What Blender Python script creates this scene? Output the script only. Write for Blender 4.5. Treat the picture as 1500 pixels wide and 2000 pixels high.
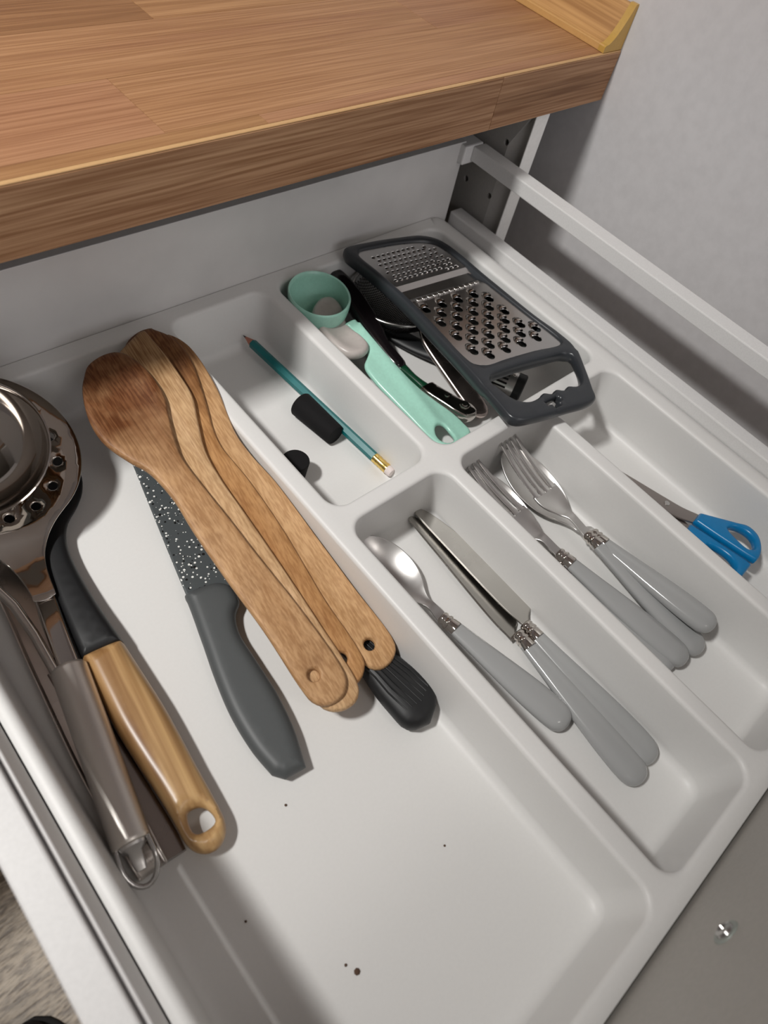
import bpy, bmesh, math, random
from mathutils import Vector, Matrix
from mathutils.geometry import delaunay_2d_cdt
random.seed(4)
S = 0.001            # everything below is written in millimetres
PI = math.pi
scene = bpy.context.scene
for o in list(bpy.data.objects): bpy.data.objects.remove(o)
col = scene.collection

# ------------------------------------------------------------------ camera
cam = bpy.data.cameras.new('camera'); camo = bpy.data.objects.new('camera', cam); col.objects.link(camo)
camo.location = (0, 0, .347)
camo.rotation_mode = 'XYZ'; camo.rotation_euler = (0.6061286, -0.17962381, -0.71408427)
cam.sensor_fit = 'HORIZONTAL'; cam.sensor_width = 36; cam.lens = 1290.92 * 36 / 1500
cam.clip_start = .01; cam.clip_end = 20
cam.dof.use_dof = True; cam.dof.focus_distance = .46; cam.dof.aperture_fstop = 11
scene.camera = camo
# ------------------------------------------------------------------ world, lamps, exposure
w = bpy.data.worlds.new('world'); scene.world = w; w.use_nodes = True
w.node_tree.nodes['Background'].inputs[0].default_value = (.8, .85, 1, 1)
w.node_tree.nodes['Background'].inputs[1].default_value = .16
def area(name, loc, target, size, power, colr, shape='DISK', size_y=None):
    l = bpy.data.lights.new(name, 'AREA'); l.shape = shape; l.size = size; l.energy = power; l.color = colr
    if size_y: l.size_y = size_y
    o = bpy.data.objects.new(name, l); col.objects.link(o); o.location = [c * S for c in loc]
    d = Vector(target) - Vector(loc); o.rotation_euler = d.to_track_quat('-Z', 'Y').to_euler()
    return o
sl_ = bpy.data.lights.new('ceiling_spot_light', 'SPOT'); sl_.energy = 112; sl_.color = (1, .985, .955); sl_.shadow_soft_size = .08
sl_.spot_size = math.radians(70); sl_.spot_blend = 1.0
so_ = bpy.data.objects.new('ceiling_spot_light', sl_); col.objects.link(so_); so_.location = (-.55, .41, 1.25)
so_.rotation_euler = (Vector((.20, .50, 0)) - Vector(so_.location)).to_track_quat('-Z', 'Y').to_euler()
area('front_fill_light', (0, -1560, 420), (200, 200, 100), 1.3, 11, (.98, .965, 1), 'RECTANGLE', 1.0)  # soft area fill added at the front for ambient light, no window built
area('overhead_fill_light', (300, -1150, 1600), (280, -900, 0), .5, 3, (1, .95, .9))  # weak fill added from above, without a fixture
scene.view_settings.view_transform = 'Standard'; scene.view_settings.look = 'None'
scene.view_settings.gamma = 1; scene.view_settings.use_curve_mapping = False
scene.view_settings.exposure = 0.06

# ------------------------------------------------------------------ materials
def srgb(c):
    return tuple(((x / 255) / 12.92 if x / 255 <= .04045 else ((x / 255 + .055) / 1.055) ** 2.4) for x in c) + (1,)
MATS = {}
class NT:
    def __init__(s, name):
        s.m = bpy.data.materials.new(name); s.m.use_nodes = True
        s.n = s.m.node_tree.nodes; s.l = s.m.node_tree.links; s.b = s.n['Principled BSDF']
    def node(s, t, **kw):
        x = s.n.new(t)
        for k, v in kw.items():
            if hasattr(x, k) and k not in x.inputs: setattr(x, k, v)
            else: x.inputs[k].default_value = v
        return x
    def coords(s, scale, rot=(0, 0, 0), loc=(0, 0, 0)):
        t = s.n.new('ShaderNodeTexCoord'); mp = s.n.new('ShaderNodeMapping')
        mp.inputs['Scale'].default_value = scale; mp.inputs['Rotation'].default_value = rot; mp.inputs['Location'].default_value = loc
        s.l.new(t.outputs['Object'], mp.inputs['Vector']); return mp.outputs[0], t.outputs['Object']
    def ramp(s, fac, stops):
        r = s.n.new('ShaderNodeValToRGB'); e = r.color_ramp.elements
        while len(e) < len(stops): e.new(.5)
        for i, (p, c) in enumerate(stops): e[i].position = p; e[i].color = c if len(c) == 4 else srgb(c)
        s.l.new(fac, r.inputs[0]); return r.outputs[0]
    def mix(s, fac, a, b, mode='MIX'):
        x = s.n.new('ShaderNodeMix'); x.data_type = 'RGBA'; x.blend_type = mode
        for sock, v in ((x.inputs[0], fac), (x.inputs[6], a), (x.inputs[7], b)):
            if hasattr(v, 'links'): s.l.new(v, sock)
            else: sock.default_value = v
        return x.outputs[2]
    def bump(s, h, strength, dist=.0003):
        b = s.n.new('ShaderNodeBump'); b.inputs['Strength'].default_value = strength; b.inputs['Distance'].default_value = dist
        s.l.new(h, b.inputs['Height']); s.l.new(b.outputs[0], s.b.inputs['Normal'])
def plain(name, c, rough=.5, metal=0, spec=.5, noise=0, nscale=400, coat=0, varia=0):
    if name in MATS: return MATS[name]
    t = NT(name); t.b.inputs['Base Color'].default_value = srgb(c); t.b.inputs['Roughness'].default_value = rough
    t.b.inputs['Metallic'].default_value = metal; t.b.inputs['Specular IOR Level'].default_value = spec
    t.b.inputs['Coat Weight'].default_value = coat; t.b.inputs['Coat Roughness'].default_value = .1
    v, _ = t.coords((nscale,) * 3)
    nz = t.node('ShaderNodeTexNoise', Scale=1.0, Detail=4.0); t.l.new(v, nz.inputs['Vector'])
    k = 1 - varia if varia else .97
    c2 = tuple(x * k for x in c)
    t.l.new(t.ramp(nz.outputs['Fac'], [(.35, c), (.7, c2)]), t.b.inputs['Base Color'])
    if noise: t.bump(nz.outputs['Fac'], noise)
    MATS[name] = t.m; return t.m
def wood(name, c1, c2, c3, scale=1.0, k=.55, fa=7, rough=.55, stain=None, stain_c=None, off=(0, 0, 0), bumpk=.25, fine=900, spec=.3, axis='X'):
    if name in MATS: return MATS[name]
    t = NT(name)
    def sc(a, b): return (a * scale, b * scale, b * scale) if axis == 'X' else (b * scale, a * scale, b * scale)
    v, raw = t.coords(sc(4, 110), loc=off)
    n1 = t.node('ShaderNodeTexNoise', Scale=1.0, Detail=3.0, Distortion=.4); t.l.new(v, n1.inputs['Vector'])
    v2, _ = t.coords(sc(fa, fine), loc=off)
    n2 = t.node('ShaderNodeTexNoise', Scale=1.0, Detail=2.0); t.l.new(v2, n2.inputs['Vector'])
    base = t.ramp(n1.outputs['Fac'], [(.3, c1), (.5, c2), (.72, c3)])
    streak = t.ramp(n2.outputs['Fac'], [(.38, (255, 255, 255)), (.62, (196, 178, 160))])
    c = t.mix(k, base, streak, 'MULTIPLY')
    if stain:
        # heat/food stain worn into the head of the utensil: depends on the distance along it
        sx = t.node('ShaderNodeSeparateXYZ'); t.l.new(raw, sx.inputs[0])
        v3, _ = t.coords((60, 60, 60)); n3 = t.node('ShaderNodeTexNoise', Scale=1.0, Detail=3.0); t.l.new(v3, n3.inputs['Vector'])
        mp = t.node('ShaderNodeMapRange'); mp.inputs[1].default_value = stain[0] * S; mp.inputs[2].default_value = stain[1] * S
        mp.inputs[3].default_value = 1; mp.inputs[4].default_value = 0; t.l.new(sx.outputs[0], mp.inputs[0])
        ad = t.node('ShaderNodeMath', operation='MULTIPLY_ADD'); ad.inputs[1].default_value = 1.2; ad.inputs[2].default_value = -.6
        t.l.new(n3.outputs['Fac'], ad.inputs[0])
        a2 = t.node('ShaderNodeMath', operation='ADD', use_clamp=True); t.l.new(mp.outputs[0], a2.inputs[0]); t.l.new(ad.outputs[0], a2.inputs[1])
        c = t.mix(a2.outputs[0], c, t.mix(1.0, srgb(stain_c), streak, 'MULTIPLY'))
    t.l.new(c, t.b.inputs['Base Color']); t.b.inputs['Roughness'].default_value = rough
    t.b.inputs['Specular IOR Level'].default_value = spec
    t.bump(n2.outputs['Fac'], bumpk); MATS[name] = t.m; return t.m
def steel(name, c=(196, 192, 188), rough=.12, brushed=0):
    if name in MATS: return MATS[name]
    t = NT(name); t.b.inputs['Base Color'].default_value = srgb(c); t.b.inputs['Metallic'].default_value = 1
    t.b.inputs['Roughness'].default_value = rough
    v, _ = t.coords((30, 1400, 1400) if brushed else (60, 60, 60))
    n = t.node('ShaderNodeTexNoise', Scale=1.0, Detail=2.0); t.l.new(v, n.inputs['Vector'])
    r = t.node('ShaderNodeMapRange'); r.inputs[3].default_value = rough * .7; r.inputs[4].default_value = rough * 1.3
    t.l.new(n.outputs['Fac'], r.inputs[0]); t.l.new(r.outputs[0], t.b.inputs['Roughness'])
    if brushed: t.bump(n.outputs['Fac'], brushed, .0001)
    MATS[name] = t.m; return t.m
def speckled(name):
    t = NT(name)
    v, _ = t.coords((1, 1, 1))
    def spots(scale, thr, seed):
        vo = t.node('ShaderNodeTexVoronoi', Scale=scale); vo.inputs['Randomness'].default_value = 1
        mp = t.n.new('ShaderNodeMapping'); mp.inputs['Location'].default_value = (seed, seed * .7, 0); t.l.new(v, mp.inputs[0]); t.l.new(mp.outputs[0], vo.inputs['Vector'])
        sx = t.node('ShaderNodeSeparateColor'); t.l.new(vo.outputs['Color'], sx.inputs[0])
        m = t.node('ShaderNodeMath', operation='MULTIPLY'); m.inputs[1].default_value = thr; t.l.new(sx.outputs[0], m.inputs[0])
        c = t.node('ShaderNodeMath', operation='LESS_THAN'); t.l.new(vo.outputs['Distance'], c.inputs[0]); t.l.new(m.outputs[0], c.inputs[1]); return c.outputs[0]
    c = t.mix(spots(300, .32, 3), srgb((72, 77, 79)), srgb((14, 14, 15)))
    c = t.mix(spots(420, .34, 1), c, srgb((232, 232, 228)))
    c = t.mix(spots(260, .26, 7), c, srgb((240, 240, 236)))
    t.l.new(c, t.b.inputs['Base Color']); t.b.inputs['Roughness'].default_value = .4
    MATS[name] = t.m; return t.m

white_tray = plain('white_tray_plastic', (222, 221, 219), .42, spec=.4, nscale=500, noise=.02, varia=.008)
white_metal = plain('white_powder_coat', (222, 221, 220), .38, spec=.5, nscale=800, noise=.04)
white_board = plain('white_melamine', (212, 210, 208), .4, nscale=30)
wall_paint = plain('wall_paint', (205, 203, 204), .8, spec=.25, nscale=110, noise=.2)
ceil_paint = plain('ceiling_paint', (230, 228, 224), .9, nscale=40)
tube_steel = steel('brushed_steel', (226, 221, 215), .42, .12)
mirror = steel('polished_steel', (200, 194, 188), .07)
plate_steel = steel('plate_steel', (196, 195, 194), .24)
satin = steel('satin_steel', (212, 210, 208), .34)
dull = steel('dull_steel', (160, 152, 148), .3)
wire_steel = steel('wire_steel', (190, 188, 186), .2)
black_p = plain('black_nylon', (19, 20, 22), .5, noise=.05, nscale=900)
black_r = plain('black_rubber', (22, 21, 22), .8, noise=.5, nscale=1200, spec=.2)
black_g = plain('black_gloss', (22, 18, 20), .15)
green_d = plain('dark_green_gloss', (16, 62, 40), .2)
grey_h = plain('dark_grey_soft_handle', (78, 81, 82), .5, noise=.05, nscale=1500)
grey_c = plain('grey_cutlery_plastic', (160, 161, 161), .14, spec=.6, varia=.004)
frame_g = plain('anthracite_plastic', (50, 53, 57), .3, noise=.04, nscale=1200)
mint = plain('mint_plastic', (170, 222, 204), .25, spec=.5)
mint_in = mint
greige = plain('greige_plastic', (188, 180, 175), .35)
blue = plain('blue_plastic', (0, 118, 176), .3)
teal = plain('teal_lacquer', (0, 106, 108), .35)
brass = steel('brass', (232, 200, 120), .22)
gold_p = plain('ochre_plastic', (192, 152, 76), .35)
eraser_m = plain('eraser_white', (226, 214, 210), .8)
lead_m = plain('graphite', (40, 36, 40), .4)
pwood = plain('pencil_wood', (186, 120, 100), .7)
dark_hole = plain('dark_recess', (18, 16, 15), .9)

# ------------------------------------------------------------------ mesh helpers
def link(name, me, mat, parent=None, smooth=35):
    o = bpy.data.objects.new(name, me); col.objects.link(o)
    if mat: me.materials.append(mat)
    if smooth is not None and len(me.polygons):
        me.polygons.foreach_set('use_smooth', [True] * len(me.polygons))
        try: me.set_sharp_from_angle(angle=math.radians(smooth))
        except Exception: pass
    if parent is not None: o.parent = parent
    return o
def mesh(name, vs, fs, z0=0):
    me = bpy.data.meshes.new(name)
    me.from_pydata([(x * S, y * S, (z - z0) * S) for x, y, z in vs], [], fs)
    bm = bmesh.new(); bm.from_mesh(me); bmesh.ops.recalc_face_normals(bm, faces=bm.faces); bm.to_mesh(me); bm.free()
    me.update(); return me
def tag(o, label, cat=None, group=None, kind=None):
    if label: o['label'] = label
    if cat: o['category'] = cat
    if group: o['group'] = group
    if kind: o['kind'] = kind
    return o
def thing(name, label, cat, x, y, z, ang=0, group=None):
    o = bpy.data.objects.new(name, None); col.objects.link(o); o.empty_display_size = .01
    o.location = (x * S, y * S, z * S); o.rotation_euler = (0, 0, math.radians(ang))
    tag(o, label, cat, group); o['z0'] = float(z); return o
def boxes(lst, bev=0, seg=2):
    bm = bmesh.new()
    for x0, x1, y0, y1, z0, z1 in lst:
        r = bmesh.ops.create_cube(bm, size=1)
        for v in r['verts']:
            v.co = Vector((x0 + (v.co.x + .5) * (x1 - x0), y0 + (v.co.y + .5) * (y1 - y0), z0 + (v.co.z + .5) * (z1 - z0)))
    if bev: bmesh.ops.bevel(bm, geom=list(bm.edges), offset=bev, segments=seg, affect='EDGES', profile=.5)
    vs = [tuple(v.co) for v in bm.verts]; bm.verts.index_update(); fs = [[v.index for v in f.verts] for f in bm.faces]; bm.free()
    return vs, fs
def box(name, b, mat, parent=None, bev=0, z0=0, seg=2):
    vs, fs = boxes([b], bev, seg); return link(name, mesh(name, vs, fs, z0), mat, parent)
def cr(tab, n):                       # Catmull-Rom resampling of a table of tuples, first column monotonic
    out = []; m = len(tab)
    s0, s1 = tab[0][0], tab[-1][0]
    for i in range(n + 1):
        s = s0 + (s1 - s0) * i / n
        k = 0
        while k < m - 2 and tab[k + 1][0] < s: k += 1
        a, b = tab[k], tab[k + 1]; h = b[0] - a[0]; t = (s - a[0]) / h if h else 0
        row = [s]
        for c in range(1, len(a)):
            da = (b[c] - tab[k - 1][c]) / (b[0] - tab[k - 1][0]) if k > 0 else (b[c] - a[c]) / h
            db = (tab[k + 2][c] - a[c]) / (tab[k + 2][0] - a[0]) if k + 2 < m else (b[c] - a[c]) / h
            h00 = 2*t**3 - 3*t*t + 1; h10 = t**3 - 2*t*t + t; h01 = -2*t**3 + 3*t*t; h11 = t**3 - t*t
            row.append(h00 * a[c] + h10 * h * da + h01 * b[c] + h11 * h * db)
        out.append(tuple(row))
    return out
def loft(tab, nc=20, ex=2.0, ends=(1, 1), roll=0):
    """tab rows: s, centre (to the left), half width, z, half height.  Closed superellipse rings along +X."""
    vs = []; fs = []; n = len(tab)
    for s, c, w, z, h in tab:
        w = max(w, .02); h = max(h, .02)
        for k in range(nc):
            a = 2 * PI * (k + .5) / nc; ca, sa = math.cos(a), math.sin(a)
            y = w * math.copysign(abs(ca) ** (2 / ex), ca); q = h * math.copysign(abs(sa) ** (2 / ex), sa)
            y, q = y * math.cos(roll) - q * math.sin(roll), y * math.sin(roll) + q * math.cos(roll)
            vs.append((s, c + y, z + q))
    for i in range(n - 1):
        for k in range(nc):
            a = i * nc + k; b = i * nc + (k + 1) % nc
            fs.append((a, b, b + nc, a + nc))
    for e, i in ((ends[0], 0), (ends[1], n - 1)):
        if e: fs.append([i * nc + k for k in range(nc)][::(1 if i else -1)])
    return vs, fs
def merge(*parts):
    vs = []; fs = []
    for v, f in parts:
        o = len(vs); vs += v; fs += [[i + o for i in q] for q in f]
    return vs, fs
def tube_path(pts, r, nc=10, closed=False):
    vs = []; fs = []; P = [Vector(p) for p in pts]; n = len(P); up = Vector((0, 0, 1))
    for i in range(n):
        a = P[i - 1] if (i > 0 or closed) else P[i]; b = P[(i + 1) % n] if (i < n - 1 or closed) else P[i]
        t = (b - a).normalized(); s = t.cross(up)
        if s.length < .05: s = t.cross(Vector((0, 1, 0)))
        s.normalize(); u = s.cross(t)
        for k in range(nc):
            an = 2 * PI * k / nc; vs.append(tuple(P[i] + s * r * math.cos(an) + u * r * math.sin(an)))
    for i in range(n if closed else n - 1):
        for k in range(nc):
            a = i * nc + k; b = i * nc + (k + 1) % nc; c = ((i + 1) % n) * nc + (k + 1) % nc; d = ((i + 1) % n) * nc + k
            fs.append((a, b, c, d))
    if not closed: fs += [list(range(nc))[::-1], [(n - 1) * nc + k for k in range(nc)]]
    return vs, fs
def lathe(prof, n=40, tilt=None, centre=(0, 0, 0)):
    vs = []; fs = []; m = len(prof)
    for r, z in prof:
        for k in range(n):
            a = 2 * PI * k / n; vs.append((r * math.cos(a), r * math.sin(a), z))
    for i in range(m - 1):
        for k in range(n):
            a = i * n + k; b = i * n + (k + 1) % n; fs.append((a, b, b + n, a + n))
    if prof[0][0] > 0: fs.append(list(range(n))[::-1])
    if prof[-1][0] > 0: fs.append([(m - 1) * n + k for k in range(n)])
    return place(vs, tilt, centre), fs
def place(vs, tilt, centre):
    M = Matrix.Identity(3)
    if tilt is not None:
        nrm = Vector((-tilt[0], -tilt[1], 1)).normalized(); M = Vector((0, 0, 1)).rotation_difference(nrm).to_matrix()
    return [tuple(M @ Vector(v) + Vector(centre)) for v in vs]
def smooth_loop(ctrl, step=2.5, sharp=()):
    """closed Catmull-Rom through control points; indices in sharp stay corners"""
    n = len(ctrl); out = []
    for i in range(n):
        p0, p1, p2, p3 = (Vector(ctrl[(i + k) % n]) for k in (-1, 0, 1, 2))
        if i % n in sharp: p0 = p1 * 2 - p2
        if (i + 1) % n in sharp: p3 = p2 * 2 - p1
        L = (p2 - p1).length; m = max(1, int(L / step + .5))
        def kn(a, b): return max((b - a).length, 1e-6) ** .5
        t01, t12, t23 = kn(p0, p1), kn(p1, p2), kn(p2, p3)
        m1 = (p2 - p1) + t12 * ((p1 - p0) / t01 - (p2 - p0) / (t01 + t12))
        m2 = (p2 - p1) + t12 * ((p3 - p2) / t23 - (p3 - p1) / (t12 + t23))
        for j in range(m):
            t = j / m
            out.append(tuple(p1 * (2*t**3 - 3*t*t + 1) + m1 * (t**3 - 2*t*t + t) + p2 * (-2*t**3 + 3*t*t) + m2 * (t**3 - t*t)))
    return out
def orient(l, ccw=True):
    a = sum(l[i - 1][0] * l[i][1] - l[i][0] * l[i - 1][1] for i in range(len(l)))
    return l if (a > 0) == ccw else l[::-1]
def offset_loop(l, d):                 # to the left of travel (inside for ccw)
    out = []; n = len(l)
    for i in range(n):
        a, b, c = Vector(l[i - 1]), Vector(l[i]), Vector(l[(i + 1) % n])
        t1 = (b - a).normalized(); t2 = (c - b).normalized(); n1 = Vector((-t1.y, t1.x)); n2 = Vector((-t2.y, t2.x))
        m = (n1 + n2)
        if m.length < .2: m = n1
        m.normalize(); k = d / max(m.dot(n1), .55); out.append(tuple(b + m * k))
    return out
def inside(p, l):
    x, y = p; r = False; n = len(l)
    for i in range(n):
        x1, y1 = l[i - 1]; x2, y2 = l[i]
        if (y1 > y) != (y2 > y) and x < (x2 - x1) * (y - y1) / (y2 - y1) + x1: r = not r
    return r
def dist(p, l):
    best = 1e9; px, py = p
    for i in range(len(l)):
        x1, y1 = l[i - 1]; x2, y2 = l[i]; dx, dy = x2 - x1, y2 - y1; q = dx * dx + dy * dy
        t = max(0, min(1, ((px - x1) * dx + (py - y1) * dy) / q)) if q else 0
        d = (px - x1 - t * dx) ** 2 + (py - y1 - t * dy) ** 2
        if d < best: best = d
    return math.sqrt(best)
def pillow(outline, holes, zc, h, r, grid=4.0, steps=4, bottom=None):
    """solid plate with rounded rims. zc(x,y) mid height, h(x,y) half thickness, r rim radius.
       bottom: optional function giving extra height of the lower face"""
    zc_ = zc if callable(zc) else (lambda x, y: zc); h_ = h if callable(h) else (lambda x, y: h)
    loops = [orient(outline, True)] + [orient(q, False) for q in holes]
    pts = []; th = []; edges = []; nl = []
    for lp in loops:                   # boundary ring
        s0 = len(pts); n = len(lp)
        for p in lp: pts.append(p); th.append(0.0)
        edges += [(s0 + i, s0 + (i + 1) % n) for i in range(n)]; nl.append((s0, n))
    for lp in loops:
        for j in range(1, steps + 1):
            a = j / steps * PI / 2; d = r * (1 - math.cos(a)); t = math.sin(a)
            for p in offset_loop(lp, d):
                if all(dist(p, q) > d * .8 for q in loops) and inside(p, loops[0]) and not any(inside(p, q) for q in loops[1:]): pts.append(p); th.append(t)
    if grid:
        xs = [p[0] for p in loops[0]]; ys = [p[1] for p in loops[0]]
        x = min(xs) + grid / 2; row = 0
        while x < max(xs):
            y = min(ys) + grid / 2 + (grid / 2 if row % 2 else 0)
            while y < max(ys):
                p = (x, y)
                if inside(p, loops[0]) and not any(inside(p, q) for q in loops[1:]):
                    d = min(dist(p, q) for q in loops)
                    if d > r + grid * .35: pts.append(p); th.append(1.0)
                y += grid
            x += grid * .87; row += 1
    res = delaunay_2d_cdt([Vector(p) for p in pts], edges, [], 2 if holes else 1, 1e-5)
    V, F, ov = res[0], res[2], res[3]
    tt = []
    for i, v in enumerate(V): tt.append(max((th[k] for k in ov[i]), default=0.0) if ov[i] else 0.0)
    fs = [f for f in F]
    cx = [tuple(v) for v in V]; n = len(cx)
    if holes:
        fs = [f for f in fs if not any(inside((sum(cx[i][0] for i in f) / len(f), sum(cx[i][1] for i in f) / len(f)), q) for q in loops[1:])]
    top = [(x, y, zc_(x, y) + h_(x, y) * t) for (x, y), t in zip(cx, tt)]
    bot = [(x, y, (bottom(x, y) if bottom and t > .99 else zc_(x, y)) - h_(x, y) * t) for (x, y), t in zip(cx, tt)]
    vs = top[:]; bi = []
    for i in range(n):
        if tt[i] < 1e-6: bi.append(i)
        else: bi.append(len(vs)); vs.append(bot[i])
    F2 = [list(f) for f in fs] + [[bi[i] for i in f][::-1] for f in fs]
    return vs, F2
def prism(outline, holes, z0, z1, bev=.6):
    return pillow(outline, holes, (z0 + z1) / 2, (z1 - z0) / 2, bev, grid=0, steps=2)
def circle(cx, cy, r, n=20, ry=None, ph=0): return [(cx + r * math.cos(2*PI*k/n + ph), cy + (ry or r) * math.sin(2*PI*k/n + ph)) for k in range(n)]
def rrect(x0, x1, y0, y1, r, n=8):
    out = []
    for cx, cy, a0 in ((x1 - r, y1 - r, 0), (x0 + r, y1 - r, 90), (x0 + r, y0 + r, 180), (x1 - r, y0 + r, 270)):
        for k in range(n + 1):
            a = math.radians(a0 + 90 * k / n); out.append((cx + r * math.cos(a), cy + r * math.sin(a)))
    return out
def add(name, vf, mat, parent=None, smooth=35):
    z0 = parent['z0'] if parent is not None and 'z0' in parent else 0
    return link(name, mesh(name, vf[0], vf[1], z0), mat, parent, smooth)
def sub(name, vf, mat, parent, smooth=35):       # child of a part (same frame as the part)
    t = parent.parent; z0 = t['z0'] if t is not None and 'z0' in t else 0
    return link(name, mesh(name, vf[0], vf[1], z0), mat, parent, smooth)
def LR(tab): return [(s, -(l + r) / 2, (l - r) / 2) for s, l, r in tab]
def outline_LR(tab):                             # rows s, left offset, right offset -> outline points
    return [(s, -l) for s, l, r in tab] + [(s, -r) for s, l, r in tab][::-1]
def dish(tab, nv=14, pw=2):                      # rows s, centre, half width, rim z, depth: an open shell surface
    vs = []; fs = []
    for s, c, w, z, d in tab:
        for k in range(nv + 1):
            v = -1 + 2 * k / nv; v = math.sin(v * PI / 2)
            vs.append((s, c + max(w, .05) * v, z - d * (1 - abs(v) ** pw)))
    for i in range(len(tab) - 1):
        for k in range(nv):
            a = i * (nv + 1) + k; fs.append((a, a + 1, a + nv + 2, a + nv + 1))
    return vs, fs
def solid(o, t, off=1):
    m = o.modifiers.new('thickness', 'SOLIDIFY'); m.thickness = t * S; m.offset = off
    return o

# ================================================================== THE SETTING
def struct(name, b, mat):
    o = box(name, b, mat); o['kind'] = 'structure'; return o
floor_m = NT('floor_laminate')
v, _ = floor_m.coords((5, 60, 60), rot=(0, 0, .15)); n1 = floor_m.node('ShaderNodeTexNoise', Scale=1.0, Detail=5.0, Distortion=.8); floor_m.l.new(v, n1.inputs['Vector'])
v2, _ = floor_m.coords((60, 260, 260), rot=(0, 0, .15)); n2 = floor_m.node('ShaderNodeTexNoise', Scale=1.0, Detail=4.0); floor_m.l.new(v2, n2.inputs['Vector'])
cc = floor_m.mix(.8, floor_m.ramp(n1.outputs['Fac'], [(.3, (168, 150, 128)), (.7, (200, 184, 162))]), floor_m.ramp(n2.outputs['Fac'], [(.35, (120, 110, 100)), (.6, (255, 255, 255))]), 'MULTIPLY')
floor_m.l.new(cc, floor_m.b.inputs['Base Color']); floor_m.b.inputs['Roughness'].default_value = .4; floor_m.bump(n2.outputs['Fac'], .8, .001)
struct('floor', (-2200, 640, -1600, 1000, -800, -760), floor_m.m)
struct('ceiling', (-2200, 640, -1600, 1000, 1650, 1700), ceil_paint)
struct('wall_right', (595, 640, -1600, 1000, -760, 1650), wall_paint)
struct('wall_back', (-2200, 595, 960, 1000, -760, 1650), wall_paint)
struct('wall_left', (-2250, -2200, -1600, 1000, -760, 1650), wall_paint)
struct('wall_front', (-2200, 595, -1650, -1600, -760, 1650), plain('brown_wall', (150, 138, 128), .8))

# pendant spot lamp body (off camera, holds the main light)
t = thing('pendant_lamp', 'small white pendant spot lamp over the worktop, out of the frame', 'lamp', -550, 410, 1262)
add('lamp_shade', lathe([(86, 1262), (92, 1262), (92, 1290), (60, 1350), (12, 1368), (0, 1368), (0, 1364), (10, 1364), (56, 1346), (86, 1290), (86, 1262)], 32), white_metal, t)
add('cord', tube_path([(0, 0, 1366), (0, 0, 1650)], 3, 8), white_metal, t)

# ------------------------------------------------------------------ worktop with staves
wt = thing('worktop', 'brown wood-stave worktop with square front edge above the open drawer', 'worktop', 0, 322.7, 112.7)
Y0, YB, ZB, ZT = 322.7, 955, 112.7, 151.5
def wy(y): return y - 322.7
add('core', boxes([(-1100, 594.5, 4, YB - Y0, ZB, ZT - 2.2)], 0), plain('worktop_core', (150, 112, 74), .6), wt)
cols = [((147, 105, 68), (159, 116, 78), (169, 127, 86)), ((161, 116, 81), (171, 127, 88), (181, 137, 99)), ((133, 91, 58), (147, 105, 68), (159, 116, 78)),
        ((159, 113, 81), (171, 125, 91), (181, 137, 103)), ((159, 116, 76), (171, 127, 85), (181, 137, 95)), ((151, 106, 75), (164, 119, 85), (171, 127, 93))]
rows = [(3.4, 14, [-700, -250, 240, 594.5]), (14, 77.3, [-820, -420, 180, 594.5]), (77.3, 140.3, [-560, -30, 449, 594.5]),
        (140.3, 203, [-900, -310, 246, 594.5]), (203, 266, [-640, 60, 430, 594.5]), (266, 330, [-780, -160, 320, 594.5]),
        (330, 394, [-600, 20, 500, 594.5]), (394, 632, [-800, -100, 400, 594.5])]
ci = {(0, 1): 3, (0, 3): 3, (1, 2): 3, (1, 3): 1, (2, 2): 1, (2, 3): 5, (3, 2): 2, (3, 3): 4}
for i, (a, b, js) in enumerate(rows):
    xs = [-1100] + js
    for j in range(len(xs) - 1):
        k = ci.get((i, j), (i * 5 + j * 3) % 6); c = cols[k]
        m = wood('stave_wood_%d_%d' % (k, (i + j) % 3), *c, scale=.55, rough=.42, off=(random.random() * 9, random.random() * 9, 0), fine=1300, bumpk=.1, spec=.4, k=.62, fa=20)
        add('stave', boxes([(xs[j] + .12, xs[j + 1] - .12, a + .12, b - .12, ZT - 2.2, ZT)], .12, 1), m, wt)
add('backing_foil', boxes([(-1100, 594.5, 4.2, YB - Y0, ZB - .3, ZB)]), plain('foil_grey', (150, 144, 138), .7), wt)
for j, (x0, x1) in enumerate([(-1100, -250), (-250, 445), (445, 594.5)]):
    m = wood('front_edge_wood_%d' % j, (150, 112, 80), (174, 134, 100), (188, 150, 114), scale=.6, rough=.5, off=(j * 3.1, j, j * 2.2), fine=900, bumpk=.2, k=.9, fa=16)
    add('edge_strip', boxes([(x0 + .1, x1 - .1, 0, 4, ZB, ZT - 1.0)], .3, 1), m, wt)
add('edge_banding', boxes([(-1100, 594.5, .3, 3.4, ZT - 1.0, ZT - .05)], .3, 1), plain('banding', (200, 160, 112), .45), wt)

# ------------------------------------------------------------------ cove trim along the right wall
tr = thing('cove_trim', 'oak cove trim with ochre plastic end cap, on the worktop against the wall', 'trim', 570, 326, 151.5)
def cove(x0, x1, zt, y0, y1, n=9, lip=4.5):
    pr = [(x0, 0.3), (x1, 0.3), (x1, zt), (x1 - 3.5, zt)]
    for k in range(n + 1):
        a = k / n * PI / 2; pr.append((x0 + 1.5 + (x1 - 5 - x0) * (1 - math.sin(a)) , lip + (zt - lip) * (1 - math.cos(PI / 2 - a)) if False else lip + (zt - lip) * (1 - math.sin(a)) ** 1.9))
    pr.append((x0, lip * .8))
    vs = [(x, y0, z + 151.5) for x, z in pr] + [(x, y1, z + 151.5) for x, z in pr]; n = len(pr)
    fs = [[i, (i + 1) % n, (i + 1) % n + n, i + n] for i in range(n)] + [list(range(n)), list(range(n, 2 * n))[::-1]]
    return vs, fs
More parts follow.
